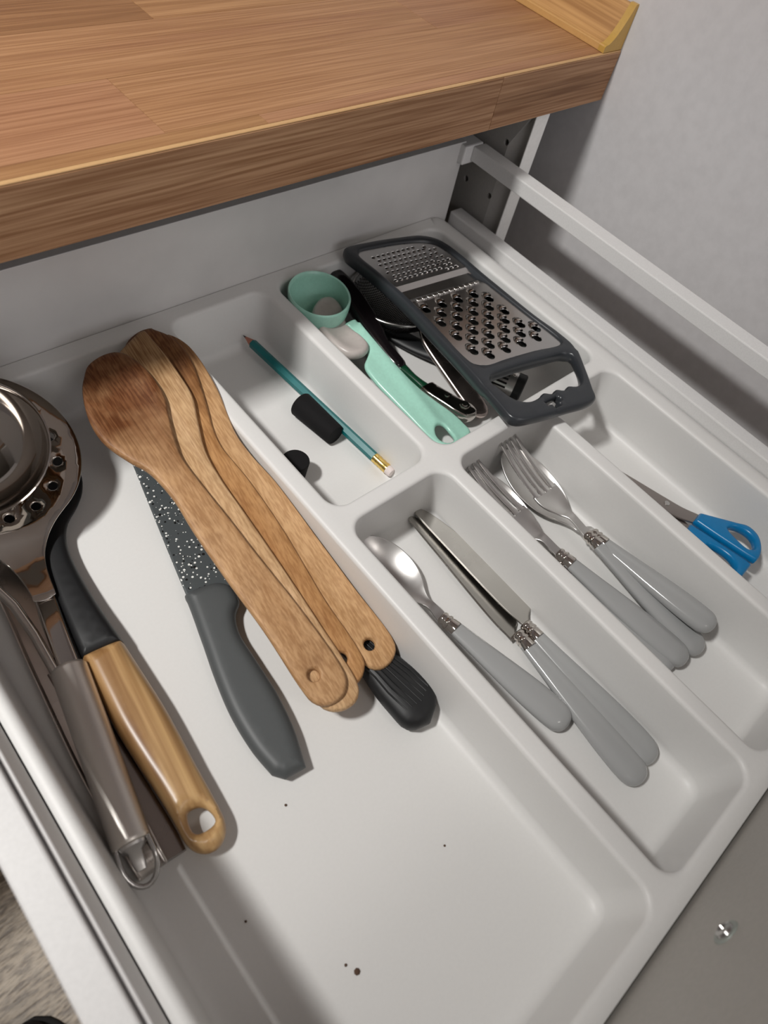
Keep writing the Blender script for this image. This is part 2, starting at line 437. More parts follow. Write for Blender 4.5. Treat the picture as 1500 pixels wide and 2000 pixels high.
add('cove', cove(0, 24.5, 31, 4, 620), wood('trim_oak', (176, 130, 78), (196, 150, 96), (206, 164, 112), scale=1.0, off=(1, 5, 2), fine=420, rough=.5, axis='Y'), tr)
add('edge_band', boxes([(-.6, 2.6, 0, 620, 151.6, 156.6)], .5), plain('trim_band', (204, 158, 98), .5), tr)
add('end_cap', cove(-.9, 25, 32.2, -2, 4.2, lip=5.4), gold_p, tr, 30)

# ------------------------------------------------------------------ cabinets
cb = thing('base_cabinet', 'white base cabinet side panel with shelf-pin holes, under the worktop end', 'cabinet', 235, 332, -760)
holes = [(353, 75), (385, 24.6), (353, 24.6), (385, 75), (353, -40), (385, -40)]
vs, fs = prism([(332, -660), (880, -660), (880, 112.4), (332, 112.4)], [circle(y, z, 2.5, 14) for y, z in holes], 0, 18, .25)
vs = [(518 + 18 - z - 235, y - 332, x2) for (y, x2, z) in vs]
add('side_panel', (vs, fs), plain('panel_shade_grey', (158, 155, 151), .5), cb, 30)  # grey carries the shade on the inner face of this white panel
add('edge_band', boxes([(518.1 - 235, 535.9 - 235, -.8, .2, -660, 112.2)], .2, 1), plain('lit_band_white', (242, 241, 238), .35), cb)  # whiter than the panel: the lit front edge is put into the colour
for y, z in holes: add('pin_socket', boxes([(518.6 + 8 - 235, 519.5 + 8 - 235, y - 332 - 3, y - 332 + 3, z - 3, z + 3)]), dark_hole, cb)
add('side_panel', boxes([(-66 - 235, -48 - 235, 0, 548, -660, 112.4)], .4), white_board, cb)
add('cabinet_back', boxes([(-48 - 235, 518 - 235, 540, 548, -660, 112.4)]), white_board, cb)
add('plinth', boxes([(-66 - 235, 536 - 235, 50, 66, -760, -662)]), plain('plinth_dark', (60, 54, 50), .6), cb)
nb = thing('neighbour_cabinet', 'white closed base cabinet left of the open drawer', 'cabinet', -370, 313, -760)
add('carcass', boxes([(-300, 300, 20, 560, -660, 112.4)], .5), white_board, nb)
add('door', boxes([(-298, 298, 0, 18, -658, 105)], 1.2), white_board, nb)
add('plinth', boxes([(-300, 300, 70, 86, -760, -662)]), plain('plinth_dark', (60, 54, 50), .6), nb)

# ------------------------------------------------------------------ drawer
dr = thing('drawer', 'white open kitchen drawer with metal sides and gallery rails, holding the tray', 'drawer', 235, 130, -62)
def X(x): return x - 235
def Y(y): return y - 130
add('base_board', boxes([(X(-40), X(508), Y(-123), Y(378), -64, -54)]), white_board, dr)
bp = add('back_panel', boxes([(X(-40), X(494.5), Y(378.2), Y(393), -64, 68)], .5), white_board, dr)
sr = add('side_wall', merge(boxes([(X(498.5), X(514), Y(-123), Y(378), -62, 0)], 1.2)), white_metal, dr)
sl = add('side_wall', boxes([(X(-45), X(-31), Y(-123), Y(393), -62, 0)], 1.2), white_metal, dr)
rr = add('gallery_rail', boxes([(X(498.6), X(514.2), Y(-123), Y(372), 53, 66)], 1.0), white_metal, dr)
sub('rail_bracket', boxes([(X(488), X(512), Y(372), Y(394), 50, 67)], 1.5), white_metal, rr)
rl = add('gallery_rail', merge(boxes([(X(-45.5), X(-31.5), Y(-123), Y(388), 50, 66)], 1.2), boxes([(X(-30.8), X(-29.0), Y(-123), Y(378), 20, 62)], .6)), white_metal, dr)
fp = add('front_panel', boxes([(X(-64), X(534), Y(-141), Y(-123), -106, 108)], 1.2), plain('front_board_grey', (172, 168, 162), .45), dr)
sc = add('screw', None or lathe([(0, 0), (4.2, 0), (4.6, .8), (4.0, 2.2), (2.2, 2.8), (1.6, 1.2), (0, 1.0)], 20), wire_steel, dr)
sc.rotation_euler = (-PI / 2, 0, 0); sc.location = (X(162) * S, Y(-123.2) * S, (45 + 62) * S)
for v in sc.data.vertices: v.co.z -= .062
cp = add('screw_recess', lathe([(5.0, 0), (6.6, .1), (6.2, .9), (5.0, 1.0)], 24), plain('grey_green', (150, 156, 150), .4), dr)
cp.rotation_euler = (-PI / 2, 0, 0); cp.location = sc.location
for v in cp.data.vertices: v.co.z -= .062

# ------------------------------------------------------------------ tray
def tray():
    TH = -50.0
    comps = [(-24.5, 171.5, -113.8, 366), (179.5, 269.5, 159.5, 367), (276.5, 469, 159, 368), (179.5, 270.5, -113.8, 152.5), (277.5, 372.5, -113.8, 152), (380, 469, -113.8, 151)]
    outer = rrect(-29.5, 477.5, -120.5, 377.6, 8)
    vs = []; fs = []
    # deck
    steps = [(0, 0)] + [(3.0 * math.sin(k / 5 * PI / 2), -3.0 * (1 - math.cos(k / 5 * PI / 2))) for k in range(1, 6)] + [(3.3, -10), (3.7, -24), (4.4, -42.5)]
    cove_ = []
    for k in range(1, 9):
        a = k / 8 * PI / 2; cove_.append((4.4 + 8 * (1 - math.cos(a)), -42.5 - 7.5 * math.sin(a)))
    steps += cove_
    R = 14
    loops = []
    for (x0, x1, y0, y1) in comps: loops.append(rrect(x0, x1, y0, y1, R, 8))
    pts = list(outer); E = [(i, (i + 1) % len(outer)) for i in range(len(outer))]
    for l in loops:
        s0 = len(pts); pts += l; n = len(l); E += [(s0 + i, s0 + (i + 1) % n) for i in range(n)]
    r = delaunay_2d_cdt([Vector(p) for p in pts], E, [], 2, 1e-5)
    V, F = r[0], r[2]
    for f in F:
        c = (sum(V[i][0] for i in f) / len(f), sum(V[i][1] for i in f) / len(f))
        if not any(inside(c, l) for l in loops): fs.append(list(f))
    vs = [(v[0], v[1], 0.0) for v in V]
    for (x0, x1, y0, y1) in comps:
        prev = None
        for d, z in steps:
            rad = max(R - .45 * d, 7)
            ring = rrect(x0 + d, x1 - d, y0 + d, y1 - d, rad, 8); s0 = len(vs); vs += [(x, y, z) for x, y in ring]; n = len(ring)
            if prev is not None: fs += [(prev + i, prev + (i + 1) % n, s0 + (i + 1) % n, s0 + i) for i in range(n)]
            prev = s0
        fs.append([prev + i for i in range(n)])
    # outer flange: rounded lip going down, with a long slope on the right-hand side
    prev = None
    for d, z in [(0, 0), (.6, -.3), (1.0, -1.0), (1.2, -2.5), (1.4, -20), (1.6, -50)]:
        ring = []
        for x, y in outer:
            ox = x + (d * .5 if x > 200 else -d * .5); oy = y + (0 if y > 200 else -d); zz = z
            if x > 465:      # channel on the right
                dd = {0: 0, .6: 3, 1.0: 7, 1.2: 12, 1.4: 17, 1.6: 19.5}[d]; zz = {0: 0, .6: -.6, 1.0: -2.6, 1.2: -6, 1.4: -10, 1.6: -12}[d]
                k = (x - 465) / 12.5; ox = x + dd * k; zz = zz
            ring.append((ox, oy, zz))
        s0 = len(vs); vs += ring; n = len(ring)
        if prev is not None: fs += [(prev + i, prev + (i + 1) % n, s0 + (i + 1) % n, s0 + i) for i in range(n)]
        prev = s0
    vs = [(x - 224, y - 128, z) for x, y, z in vs]
    return vs, fs
tt = thing('cutlery_tray', 'white plastic cutlery tray with six compartments filling the drawer', 'tray', 224, 128, -52)
o = add('tray_body', tray(), white_tray, tt, 50)
bm = bmesh.new(); bm.from_mesh(o.data); bmesh.ops.remove_doubles(bm, verts=bm.verts, dist=1e-6); bmesh.ops.recalc_face_normals(bm, faces=bm.faces)
up = [f for f in bm.faces if abs(f.normal.z) > .99 and f.calc_area() > .01]
if up and sum(f.normal.z for f in up) < 0: bmesh.ops.reverse_faces(bm, faces=bm.faces)
bm.to_mesh(o.data); bm.free()
o.data.polygons.foreach_set('use_smooth', [True] * len(o.data.polygons)); o.data.set_sharp_from_angle(angle=math.radians(60))

FL = -50.0
# ================================================================== BAMBOO UTENSILS
def lin(a, b, t): return a + (b - a) * max(0, min(1, t))
def bamboo(name, label, A, ang, L, tab, za, zb, th, dishp, hole, mat, sharp=()):
    t = thing(name, label, 'spoon' if 'spoon' in name else 'spatula', A[0], A[1], FL, ang, 'bamboo utensils stacked in the large compartment')
    ol = smooth_loop(outline_LR(tab), 3.0, sharp)
    def zp(x): return zb + (za - zb) * (1 - max(0, min(1, x / L)) ** 1.5)
    def zc(x, y):
        z = zp(x) - th
        if dishp:
            cx, cy, rx, ry, D = dishp; q = ((x - cx) / rx) ** 2 + ((y - cy) / ry) ** 2
            if q < 1: z -= D * (1 - q)
        return z
    def bot(x, y): return zp(x) - th - (2.2 * max(0, 1 - x / 110) if dishp else 0)
    hl = [circle(hole[0], -hole[1], 3.6, 16)] if hole else []
    add('blade', pillow(ol, hl, zc, th, 1.6, grid=4.5, steps=3, bottom=bot if dishp else None), mat, t, 40)
    return t
bam = lambda n, a, b, c, **k: wood(n, a, b, c, scale=1.0, rough=.5, fine=800, fa=2.5, bumpk=.1, **k)
m1 = bam('bamboo_a', (182, 140, 98), (194, 154, 112), (204, 164, 122), stain=(42, 108), stain_c=(118, 76, 46), off=(0, 0, 0))
m2 = bam('bamboo_b', (196, 158, 116), (208, 172, 130), (216, 180, 140), off=(3, 1, 0), stain=(20, 70), stain_c=(160, 126, 88))
m3 = bam('bamboo_c', (172, 124, 78), (186, 140, 92), (198, 152, 104), stain=(35, 90), stain_c=(120, 80, 48), off=(5, 4, 0))
m4 = bam('bamboo_d', (190, 148, 102), (202, 162, 118), (212, 172, 128), off=(8, 2, 0), stain=(10, 70), stain_c=(150, 108, 68))
bamboo('bamboo_spoon', 'bamboo spoon with dark-stained round bowl, on top at the left of the fan', (125.3, 335.1), -92.8, 265.5,
       [(-1, 8, -3), (3, 17, -8.4), (10, 22.5, -11.6), (19.3, 28, -14.2), (36.7, 33.5, -15), (49, 35.4, -13.4), (62.5, 34.5, -8.6), (81.4, 27.2, -3), (92, 21.6, -.9), (114, 17.8, -1.9), (140, 18, -4.4), (171, 16.8, -7), (212, 14, -11.3), (250, 13.2, -13.3), (259, 11.8, -12), (265.5, 6, -6)],
       20, -20.5, 3.0, (40, -10, 42, 21, 3.0), (247.5, 3.3), m1)
bamboo('bamboo_spatula', 'pale bamboo spatula with slanted pointed tip, second from the left of the fan', (141.1, 348.4), -95.1, 286,
       [(-2.2, -12, -16.7), (9.4, 6, -17.8), (24, 24, -19.2), (44.6, 30, -19.9), (63.5, 27, -19.2), (81.6, 21, -13.6), (105, 17.5, -6.9), (126, 16.5, -5.8), (158, 15.8, -7.8), (196, 14, -10.2), (236, 13, -12.2), (276, 12.5, -13.8), (282, 9, -12), (286, 2, -7)],
       16, -26, 3.0, None, None, m2, sharp=(0, 27))
bamboo('bamboo_spoon', 'brown bamboo spoon third from the left of the fan, mostly covered', (162.7, 353.6), -97.6, 283.5,
       [(-1, 6, -2.6), (2.5, 14, -5), (6.8, 19, -8.7), (16.4, 25, -13.6), (33.7, 29, -15.6), (49, 28, -13.8), (66, 24, -10.7), (83, 20, -7), (96, 17, -4), (110, 15, -3), (138, 14, -7.6), (178, 12, -11.4), (231, 9.5, -13.1), (266, 8, -16.5), (277, 6, -15.5), (283.5, -1, -8)],
       11, -27, 3.0, (36, -8, 36, 18, 4), (267, -4.7), m3)
bamboo('bamboo_spatula', 'light bamboo utensil at the right of the fan, handle end over the ribbed handle', (172.1, 346.3), -94.3, 275,
       [(-1, 8, -2), (2, 14, -4.4), (5.3, 17, -6.4), (14.8, 21, -9.6), (28.6, 23, -10.6), (44, 23, -9.9), (62, 21, -8), (80, 19, -4.4), (97, 17.5, -1.3), (115.5, 16.5, -2), (140, 15.5, -5.8), (186, 13.3, -8.7), (227, 11.5, -11.5), (266, 9.8, -14.8), (273, 8, -12.5), (277.5, 3, -5)],
       7, -29, 3.0, None, (261.7, 0.4), m4)

# ================================================================== CHEF KNIFE
kn = thing('kitchen_knife', 'kitchen knife with speckled grey blade and dark grey handle, under the bamboo spoon', 'knife', 118, 334.4, FL, -99.5)
ol = smooth_loop(outline_LR([(0, 0, -1.5), (20, .8, -8), (43, 1.7, -14), (80, 3.8, -21), (120, 6, -25), (162, 8, -27)]), 4, (0, 5, 6, 11))
add('blade', pillow(ol, [], -44.5, lambda x, y: 1.0, 1.2, grid=8, steps=2), speckled('speckled_coating'), kn, 18)
ol = smooth_loop(outline_LR([(153.5, 6.5, -6), (154.5, 9, -12), (160, 9.2, -19), (166, 9.6, -20.3), (174, 10.3, -19.2), (180, 10.9, -14), (192, 12, -10.8), (212, 14, -12.2), (237, 15, -14.4), (261, 12.7, -13.8), (277.5, 8.6, -11), (283, 3, -10)]), 3, (10, 11, 12, 13))
add('handle', pillow(ol, [], -42.5, 6.5, 6.5, grid=3.5, steps=5), grey_h, kn, 60)

# ================================================================== BLACK RIBBED HANDLE UTENSIL
rb = thing('peeler', 'black utensil with ribbed handle end sticking out from under the bamboo handles', 'peeler', 148.9, 89.4, FL, -82.3)
tb = cr([(-90, 0, 9, -41, 7), (-30, 0, 10, -41, 7.5), (5, 3, 11.5, -41, 8), (27, 1, 14.5, -41, 8.5), (43, 1, 16.6, -41, 8.7), (52, -1, 15, -41, 8.2), (57, -2, 11, -41, 7), (60.5, -3, 5, -41, 4.5), (61.8, -3, .5, -41, 1)], 40)
add('handle', loft(tb, 28, 2.6), black_p, rb, 60)
ribs = []
for k in range(7):
    y = -10.5 + k * 3.4
    ribs.append(tube_path([(s, y * (1 if s > 20 else .85) + 1, -41 + 8.0 * math.sqrt(max(.1, 1 - (abs(y) / 17) ** 2.6)) + .4) for s in (-10, 5, 20, 32, 43, 50 - abs(k - 3))], .65, 6))
add('grip_ribs', merge(*ribs), black_p, rb, 60)
add('shank', loft([(-200, 0, 5, -44, 3), (-90, 0, 5, -43, 3)], 12), dull, rb)

# ================================================================== BLACK + WOOD SPATULA
ws = thing('nylon_spatula', 'black nylon spatula with olive-wood look handle and hanging slot', 'spatula', 47, 282.3, FL, -96.7)
ol = smooth_loop(outline_LR([(-72, 26, -14), (-60, 37, -22), (-25, 40, -27.2), (-9, 36, -22.7), (1, 27, -15.8), (11, 18, -6.3), (21.6, 16, -1.3), (36, 16.6, .7), (68, 18.6, -.4), (104, 19.4, -4.3), (107, 19.2, -4.5)]), 4, (0, 10, 11, 21))
add('nylon_head', pillow(ol, [], lambda x, y: lin(-40, -38, x / 60), lambda x, y: lin(2.5, 8.5, (x - 0) / 90), lambda: 0 if False else 4.0, grid=5, steps=4), black_p, ws, 60) if False else \
add('nylon_head', pillow(ol, [], lambda x, y: lin(-41, -40, x / 60), lambda x, y: lin(2.5, 9, x / 90), 5.0, grid=5, steps=4), black_p, ws, 60)
ol = smooth_loop(outline_LR([(104, 19.4, -1), (105, 19.5, -4.3), (131, 19, -6.8), (152, 18.4, -8.7), (175, 16, -9.6), (191, 13.8, -9.9), (209, 12, -10.6), (224, 11, -10.4), (230, 8.5, -8), (234, 3, -3)]), 2.5, (1, 18))
hl = smooth_loop([(211, -4), (211.5, 2), (216, 5.5), (222, 6), (223.5, 1), (222, -5), (217, -6)], 1.5)
add('handle', pillow(ol, [hl], -40, lambda x, y: lin(9.5, 6.0, (x - 110) / 120), 8.0, grid=3, steps=6),
    wood('olive_wood', (136, 96, 56), (194, 158, 110), (208, 176, 130), scale=.8, rough=.32, off=(2, 7, 1), fine=300, bumpk=.04, spec=.5), ws, 60)

# ================================================================== STEEL SKIMMER (tube handle)
sk = thing('skimmer', 'steel slotted skimmer with round perforated disc, brushed tube handle and wire loop', 'skimmer', 24.4, 259.1, FL, -100)
# frame: +X runs down the handle. world->frame for the disc centre (29,319): s=-59.8, left offset
def w2f(t, x, y):
    a = t.rotation_euler[2]; dx = x - t.location[0] / S; dy = y - t.location[1] / S
    return (dx * math.cos(a) + dy * math.sin(a), -dx * math.sin(a) + dy * math.cos(a))
cxs, cys = w2f(sk, 29, 319)
def disc_z(s, y):                 # plane of the disc, rising to the back
    a = math.radians(-100); dx = (s - cxs) * math.cos(a) - (y - cys) * math.sin(a); dy = (s - cxs) * math.sin(a) + (y - cys) * math.cos(a)
    return -5 - .1 * dx + .4 * dy
R0 = 55
ax_, ay_ = 52, 54.5
pts = []
for k in range(44):
    a = math.radians(22 + (360 - 44) * k / 43)
    pts.append((cxs + ax_ * math.cos(a), cys + ay_ * math.sin(a)))
cn = lambda x: lin(cys, -1.6, (x - cxs - 50) / 40)
pts = [p for p in pts if p[0] < cxs + 43]
fl_ = [(48, 25), (55, 18), (63, 12.5), (72, 9), (82, 7.2), (92, 6.4), (96, 6.2)]
pts = pts + [(cxs + a, cn(cxs + a) - b) for a, b in fl_] + [(cxs + a, cn(cxs + a) + b) for a, b in fl_[::-1]]
ol = smooth_loop(pts, 3.5)
hs = []
for rr_, nn, hr in ((40, 15, 2.9), (27, 10, 2.9), (14, 5, 2.9)):
    for k in range(nn): a = 2 * PI * k / nn + .45; hs.append(circle(cxs + rr_ * math.cos(a), cys + rr_ * math.sin(a), hr, 10))
def zsk(x, y):
    q = math.hypot((x - cxs), (y - cys)) / 50
    z = disc_z(x, y) - 7 * max(0, 1 - q * q)
    k = max(0, min(1, (x - cxs - 46) / 30)); k = k * k * (3 - 2 * k)
    if k > 0: z = z * (1 - k) + (-32.5) * k
    return z + 1.2 * k * (min(1, abs(y - cn(x)) / 6) ** 2)
add('disc', pillow(ol, hs, zsk, .7, .7, grid=6, steps=2), mirror, sk, 60)
zn = disc_z(cxs + 60, cys)
stem = cr([(cxs + 70, -.6, 5.0, -35.6, .8), (cxs + 92, -1.8, 5.6, -35.0, 1.6), (50, -2.2, 6.0, -34.4, 2.8), (66, -2, 5.8, -34, 3), (88, -1.5, 5.6, -33.5, 3)], 24)
add('stem', loft(stem, 16, 4), mirror, sk, 40)
tb = [(82.6, -2.4, 6.6, -33, 6.6), (83.2, -2.4, 8.8, -33, 8.8), (84.4, -2.4, 9.6, -33, 9.6)] + [(85.4, -2.4, 9.7, -33, 9.6)] + [(84.4 + k * 14, -2.4 - .01 * k, 9.7, -33 - .14 * k, 9.6) for k in range(1, 8)] + [(183.2, -2.5, 9.7, -34, 9.6), (184.2, -2.5, 9.7, -34, 9.6), (185.4, -2.5, 9.0, -34, 8.9), (185.7, -2.5, 7.6, -34, 7.6)]
add('tube_handle', loft(tb, 48), tube_steel, sk, 40)
cap = add('end_cap', loft([(185.5, -2.4, 6.8, -34, 6.4), (187, -2.4, 6.4, -34, 6), (189.5, -2.4, 3.6, -35, 2.2), (195, -2.4, 3.2, -36.5, 1.2), (198, -2.4, 2.4, -37.5, .9)], 16, 3), satin, sk, 40)
lp = [(184, 5.4, -32)] + [(193 + 12.5 * math.sin(a), -2.4 + 8.4 * math.cos(a), -33 - 6 * math.sin(a)) for a in [k * PI / 12 for k in range(13)]] + [(184, -10.2, -32)]
add('hanging_loop', tube_path(lp, 1.35, 10), wire_steel, sk, 80)

# ================================================================== STEEL LADLE
la = thing('ladle', 'polished steel soup ladle whose deep round bowl lies in the skimmer disc', 'ladle', 23.5, 311, FL, -97)
Rl = 42.5; D = 27
prof = []
for k in range(15):
    a = k / 14 * math.radians(78); Rs = (Rl * Rl + D * D) / (2 * D)
    amax = math.asin(min(1, Rl / Rs)) if D < Rl else PI / 2
    a = k / 14 * amax; prof.append((Rs * math.sin(a), -D + Rs * (1 - math.cos(a))))
inner = [(max(0.0, r), z) for r, z in prof]
outer_ = [(r, z - 1.0) for r, z in prof]
outer_[-1] = (Rl + 1.2, -.9)
full = inner + [(Rl + .6, .5), (Rl + 1.4, .2)] + outer_[::-1]
vs, fs = lathe(full, 56)
g = (.1, .4); ca, sa = math.cos(math.radians(97)), math.sin(math.radians(97))
# tilt expressed in the ladle's own frame (rotated by -97 degrees)
gx = g[0] * math.cos(math.radians(-97)) + g[1] * math.sin(math.radians(-97)); gy = -g[0] * math.sin(math.radians(-97)) + g[1] * math.cos(math.radians(-97))
vs = place(vs, (gx, gy), (0, 0, 14))
add('bowl', (vs, fs), mirror, la, 50)
def F(x, y): return w2f(la, x, y)
path = [(-15, 285, 4), (-13, 272, -1), (-9, 258, -8), (-3, 240, -18), (1, 225, -25), (2, 205, -30), (1, 180, -34), (0, 165, -40)]
pf = [F(x, y) + (z,) for x, y, z in path]
pts = []
for i in range(len(pf) - 1):
    for k in range(4): pts.append(tuple(Vector(pf[i]).lerp(Vector(pf[i + 1]), k / 4)))
add('stem', tube_path(pts, 2.8, 10), mirror, la, 80)
a0 = F(4, 185); b0 = F(2.5, 61)
n_ = 14; tab = [(lin(a0[0], b0[0], k / n_), lin(a0[1], b0[1], k / n_) + .0, 7.5 if k < n_ else 6.5, -46.2, 3.0) for k in range(n_ + 1)]
add('handle', loft(tab, 12, 5), dull, la, 40)

# ================================================================== STEEL TONGS ARM
tg = thing('steel_tongs', 'flat polished steel tongs arm lying beneath the skimmer handle at the left', 'tongs', 6.3, 245.3, FL, -94.0)
ch = []
tab = [(-78, -5, 10), (-10, -1, 9), (52, -1.2, 10), (112, -3, 9), (150, -3, 8), (184, -2, 7)]
vs = []; fs = []
for s, c, wv in cr(tab, 24):
    for y, z in ((-wv, -39), (-wv, -47.5), (-wv + 1, -48.5), (wv - 1, -48.5), (wv, -47.5), (wv, -39)): vs.append((s, c + y, z))
for i in range(24):
    for k in range(5): a = i * 6 + k; fs.append((a, a + 1, a + 7, a + 6))
solid(add('arm', (vs, fs), steel('pale_steel', (225, 218, 212), .3), tg, 30), 1.2, 0)
add('pivot', tube_path([(-76, -5, -46), (-76, -5, -40)], 2.5, 12), satin, tg)

# ================================================================== CUTLERY
def ferrule_tab(s, c, z):
    return [(s - 1, c, 3.6, z, 3.2), (s, c, 4.6, z, 4.2), (s + 1.6, c, 5.0, z, 4.6), (s + 2.6, c, 4.3, z, 4.0), (s + 3.4, c, 4.3, z, 4.0), (s + 4.2, c, 5.2, z, 4.8), (s + 5.6, c, 5.4, z, 5.0), (s + 6.4, c, 4.6, z, 4.3), (s + 7.2, c, 5.0, z, 4.7), (s + 12, c, 5.6, z, 5.0)]
def handle_tab(s0, s1, c0, c1, z0, z1, wmax, bow=0):
    pr = cr([(0, .50, .5), (.05, .54, .53), (.2, .64, .62), (.4, .80, .74), (.6, .94, .88), (.75, 1.0, .96), (.86, 1.0, 1.0), (.9, .97, 1.0)], 22)
    pr += [(.9 + .1 * math.sin(a), .97 * max(.02, math.cos(a)) ** .8, max(.03, math.cos(a)) ** .8) for a in [PI / 2 * k / 9 for k in range(1, 10)]]
    return [(s0 + (s1 - s0) * f, c0 + (c1 - c0) * f + bow * math.sin(PI * f), wmax * wf, z0 + (z1 - z0) * f, wmax * .56 * hf) for f, wf, hf in pr]
def spoon(name, label, tip, end, ztip, zneck, zh0, zh1, wb=20, lb=75, group=None, sf=None, cat='spoon', bow=0):
    d = Vector(end) - Vector(tip); L = d.length; ang = math.degrees(math.atan2(d.y, d.x))
    t = thing(name, label, cat, tip[0], tip[1], FL, ang, group)
    sf = sf or lb + 22
    rows = []
    for u, wf in ((0, .02), (.012, .2), (.05, .42), (.12, .64), (.22, .83), (.36, .97), (.5, 1.0), (.64, .94), (.76, .81), (.86, .62), (.93, .44), (1.0, .29), (1.07, .19)):
        zr = lin(ztip, zneck, u) - 1.5 * math.sin(PI * min(1, u)); rows.append((lb * u, 0, wb * wf, zr, 7.5 * wf ** 1.6))
    rows.append((lb * 1.16, 0, 3.1, zneck + .8, .1)); rows.append((sf - 4, 0, 3.6, lin(zneck, zh0, .9) + .5, 0)); rows.append((sf + 1, 0, 4.0, zh0, 0))
    rows = cr(rows, 60)
    rows = [(a, b, max(c, .1), d, max(e, 0)) for a, b, c, d, e in rows]
    solid(add('head', dish(rows, 14), satin, t, 60), 1.3, 0)
    ft = add('ferrule', loft(ferrule_tab(sf, 0, zh0), 20), mirror, t, 50)
    add('handle', loft(handle_tab(sf + 9, L, 0, 0, zh0, zh1, 10.6, bow), 24, 2.3), grey_c, t, 60)
    return t
def fork(name, label, tip, end, ztip, zneck, zh0, zh1, group=None, sf=95, bow=0):
    d = Vector(end) - Vector(tip); L = d.length; ang = math.degrees(math.atan2(d.y, d.x))
    t = thing(name, label, 'fork', tip[0], tip[1], FL, ang, group)
    def zf(s): # curved head: tips raised
        u = min(1, max(0, s / 70)); return lin(ztip, zneck, u) - 4.5 * math.sin(PI * u)
    rows = [(47, 0, 12.6, zf(47), .8), (52, 0, 12.8, zf(52), 1.6), (58, 0, 11.8, zf(58), 1.8), (64, 0, 9, zf(64), 1.4), (70, 0, 5.6, zf(70), .8), (76, 0, 3.6, zf(70) + 1.4, .2), (sf - 4, 0, 3.6, zh0 + .6, 0), (sf + 1, 0, 4.0, zh0, 0)]
    h = add('head', dish(cr(rows, 30), 10), satin, t, 60); solid(h, 1.5, 0)
    for k in range(4):
        y = (-1.5 + k) * 6.35
        tab = [(s, y * lin(.86, 1, s / 45), lin(1.3, 2.15, s / 16) if s < 42 else lin(2.15, 3.2, (s - 42) / 7), zf(s) - .2 - .5 * (1 - abs(y) / 10), .8) for s in (0, .8, 4, 10, 18, 26, 34, 42, 46, 49)]
        tab[0] = (0, tab[0][1], .5, tab[0][3], .4)
        sub('tine', loft(tab, 8, 3), satin, h, 60)
    add('ferrule', loft(ferrule_tab(sf, 0, zh0), 20), mirror, t, 50)
    add('handle', loft(handle_tab(sf + 9, L, 0, 0, zh0, zh1, 10.6, bow), 24, 2.3), grey_c, t, 60)
    return t
def table_knife(name, label, tip, end, group, ang_roll=0, z=-46, sf=113, flip=1, wb=19, left=2.5):
    d = Vector(end) - Vector(tip); L = d.length; ang = math.degrees(math.atan2(d.y, d.x))
    t = thing(name, label, 'knife', tip[0], tip[1], FL, ang, group)
    tab = [(-.5, left - 2, left - 4), (1.5, left - .4, left - 7), (11, left, left - 11), (37, left, left - 16.2), (66, left, left - 18.4), (95, left - .5, left - wb - .5), (104, left - 1.3, left - wb - .3), (107, left - 1.8, left - wb + 1.8), (109.5, left - 2.2, left - wb + 6.5), (112, left - 2.4, left - 9.4), (115, left - 2.4, left - 8.6)]
    ol = smooth_loop(outline_LR(tab), 2.5, (10, 11))
    ca, sa = math.cos(ang_roll), math.sin(ang_roll)
    vs, fs = pillow(ol, [], 0, .9, .8, grid=8, steps=2)
    vs = [(x, y * ca - q * sa, z + y * sa + q * ca) for x, y, q in vs]
    add('blade', (vs, fs), steel('blade_steel', (176, 173, 168), .26), t, 15)
    c = 2.8
    add('ferrule', loft(ferrule_tab(sf, c, -44), 20), mirror, t, 50)
    add('handle', loft(handle_tab(sf + 9, L, c, c + 0, -44, -43.6, 10.8), 24, 2.3), grey_c, t, 60)
    return t
G1 = 'grey-handled forks and spoons in the middle compartment'
spoon('table_spoon', 'grey-handled table spoon alone beside the two knives', (199, 150.5), (225.5, -28), -35, -41, -43, -44, wb=18.5, lb=58, sf=77)
G2 = 'grey-handled table knives'
table_knife('table_knife', 'grey-handled table knife on the right, its blade flat and fully visible', (254.2, 149), (250.2, -77.5), G2, z=-43.2)
table_knife('table_knife', 'grey-handled table knife on the left, its blade tilted under the other blade', (252.0, 147.6), (233.4, -80), G2, ang_roll=-.22, z=-46.2, left=7)
spoon('table_spoon', 'grey-handled spoon lying under the left fork, its handle almost hidden', (306, 147.5), (318, -50), -30, -40, -44, -44.5, wb=18.5, lb=73, group=G1, sf=93)
fork('table_fork', 'grey-handled fork at the left of the middle compartment, on a spoon', (304.5, 148), (326.5, -53), -22, -36, -37, -41, G1, sf=90)
spoon('table_spoon', 'grey-handled spoon on the right, under the second fork, handle rightmost', (347.5, 147.5), (352.8, -49.5), -31, -42.5, -36, -26.5, wb=20, lb=73, group=G1, sf=93)
fork('table_fork', 'grey-handled fork resting in the right spoon bowl, handle between two others', (345.5, 149), (343.5, -56), -18, -34, -35, -42, G1, sf=93)

# ================================================================== SCISSORS
sz = thing('scissors', 'scissors with bright blue plastic handles and grey steel blades', 'scissors', 425.2, 95.8, FL, -92.3)
def P2(l): return [(s, -o) for s, o in l]
def zs(d): return lambda x, y: -46 + d + 20 * x / 137
ol = smooth_loop(P2([(0, 0), (27.4, -4.4), (54.8, -8.3), (70.6, -11), (82, -15), (92, -18), (92, -8), (84, -3), (70, 3.5), (50, 5.5), (25, 3)]), 3, (0, 5, 6))
add('blade', pillow(ol, [circle(60.1, 3.4, 1.6, 12)], zs(1.2), .9, .8, grid=0, steps=2), dull, sz, 15)
ol = smooth_loop(P2([(2, 1), (30, 6), (56, 9), (72, 9), (85, 9), (92, 10), (92, 1), (84, -1), (70, -4), (50, -5), (25, -2)]), 3, (0, 5, 6))
add('blade', pillow(ol, [], zs(-.9), .9, .8, grid=0, steps=2), dull, sz, 15)
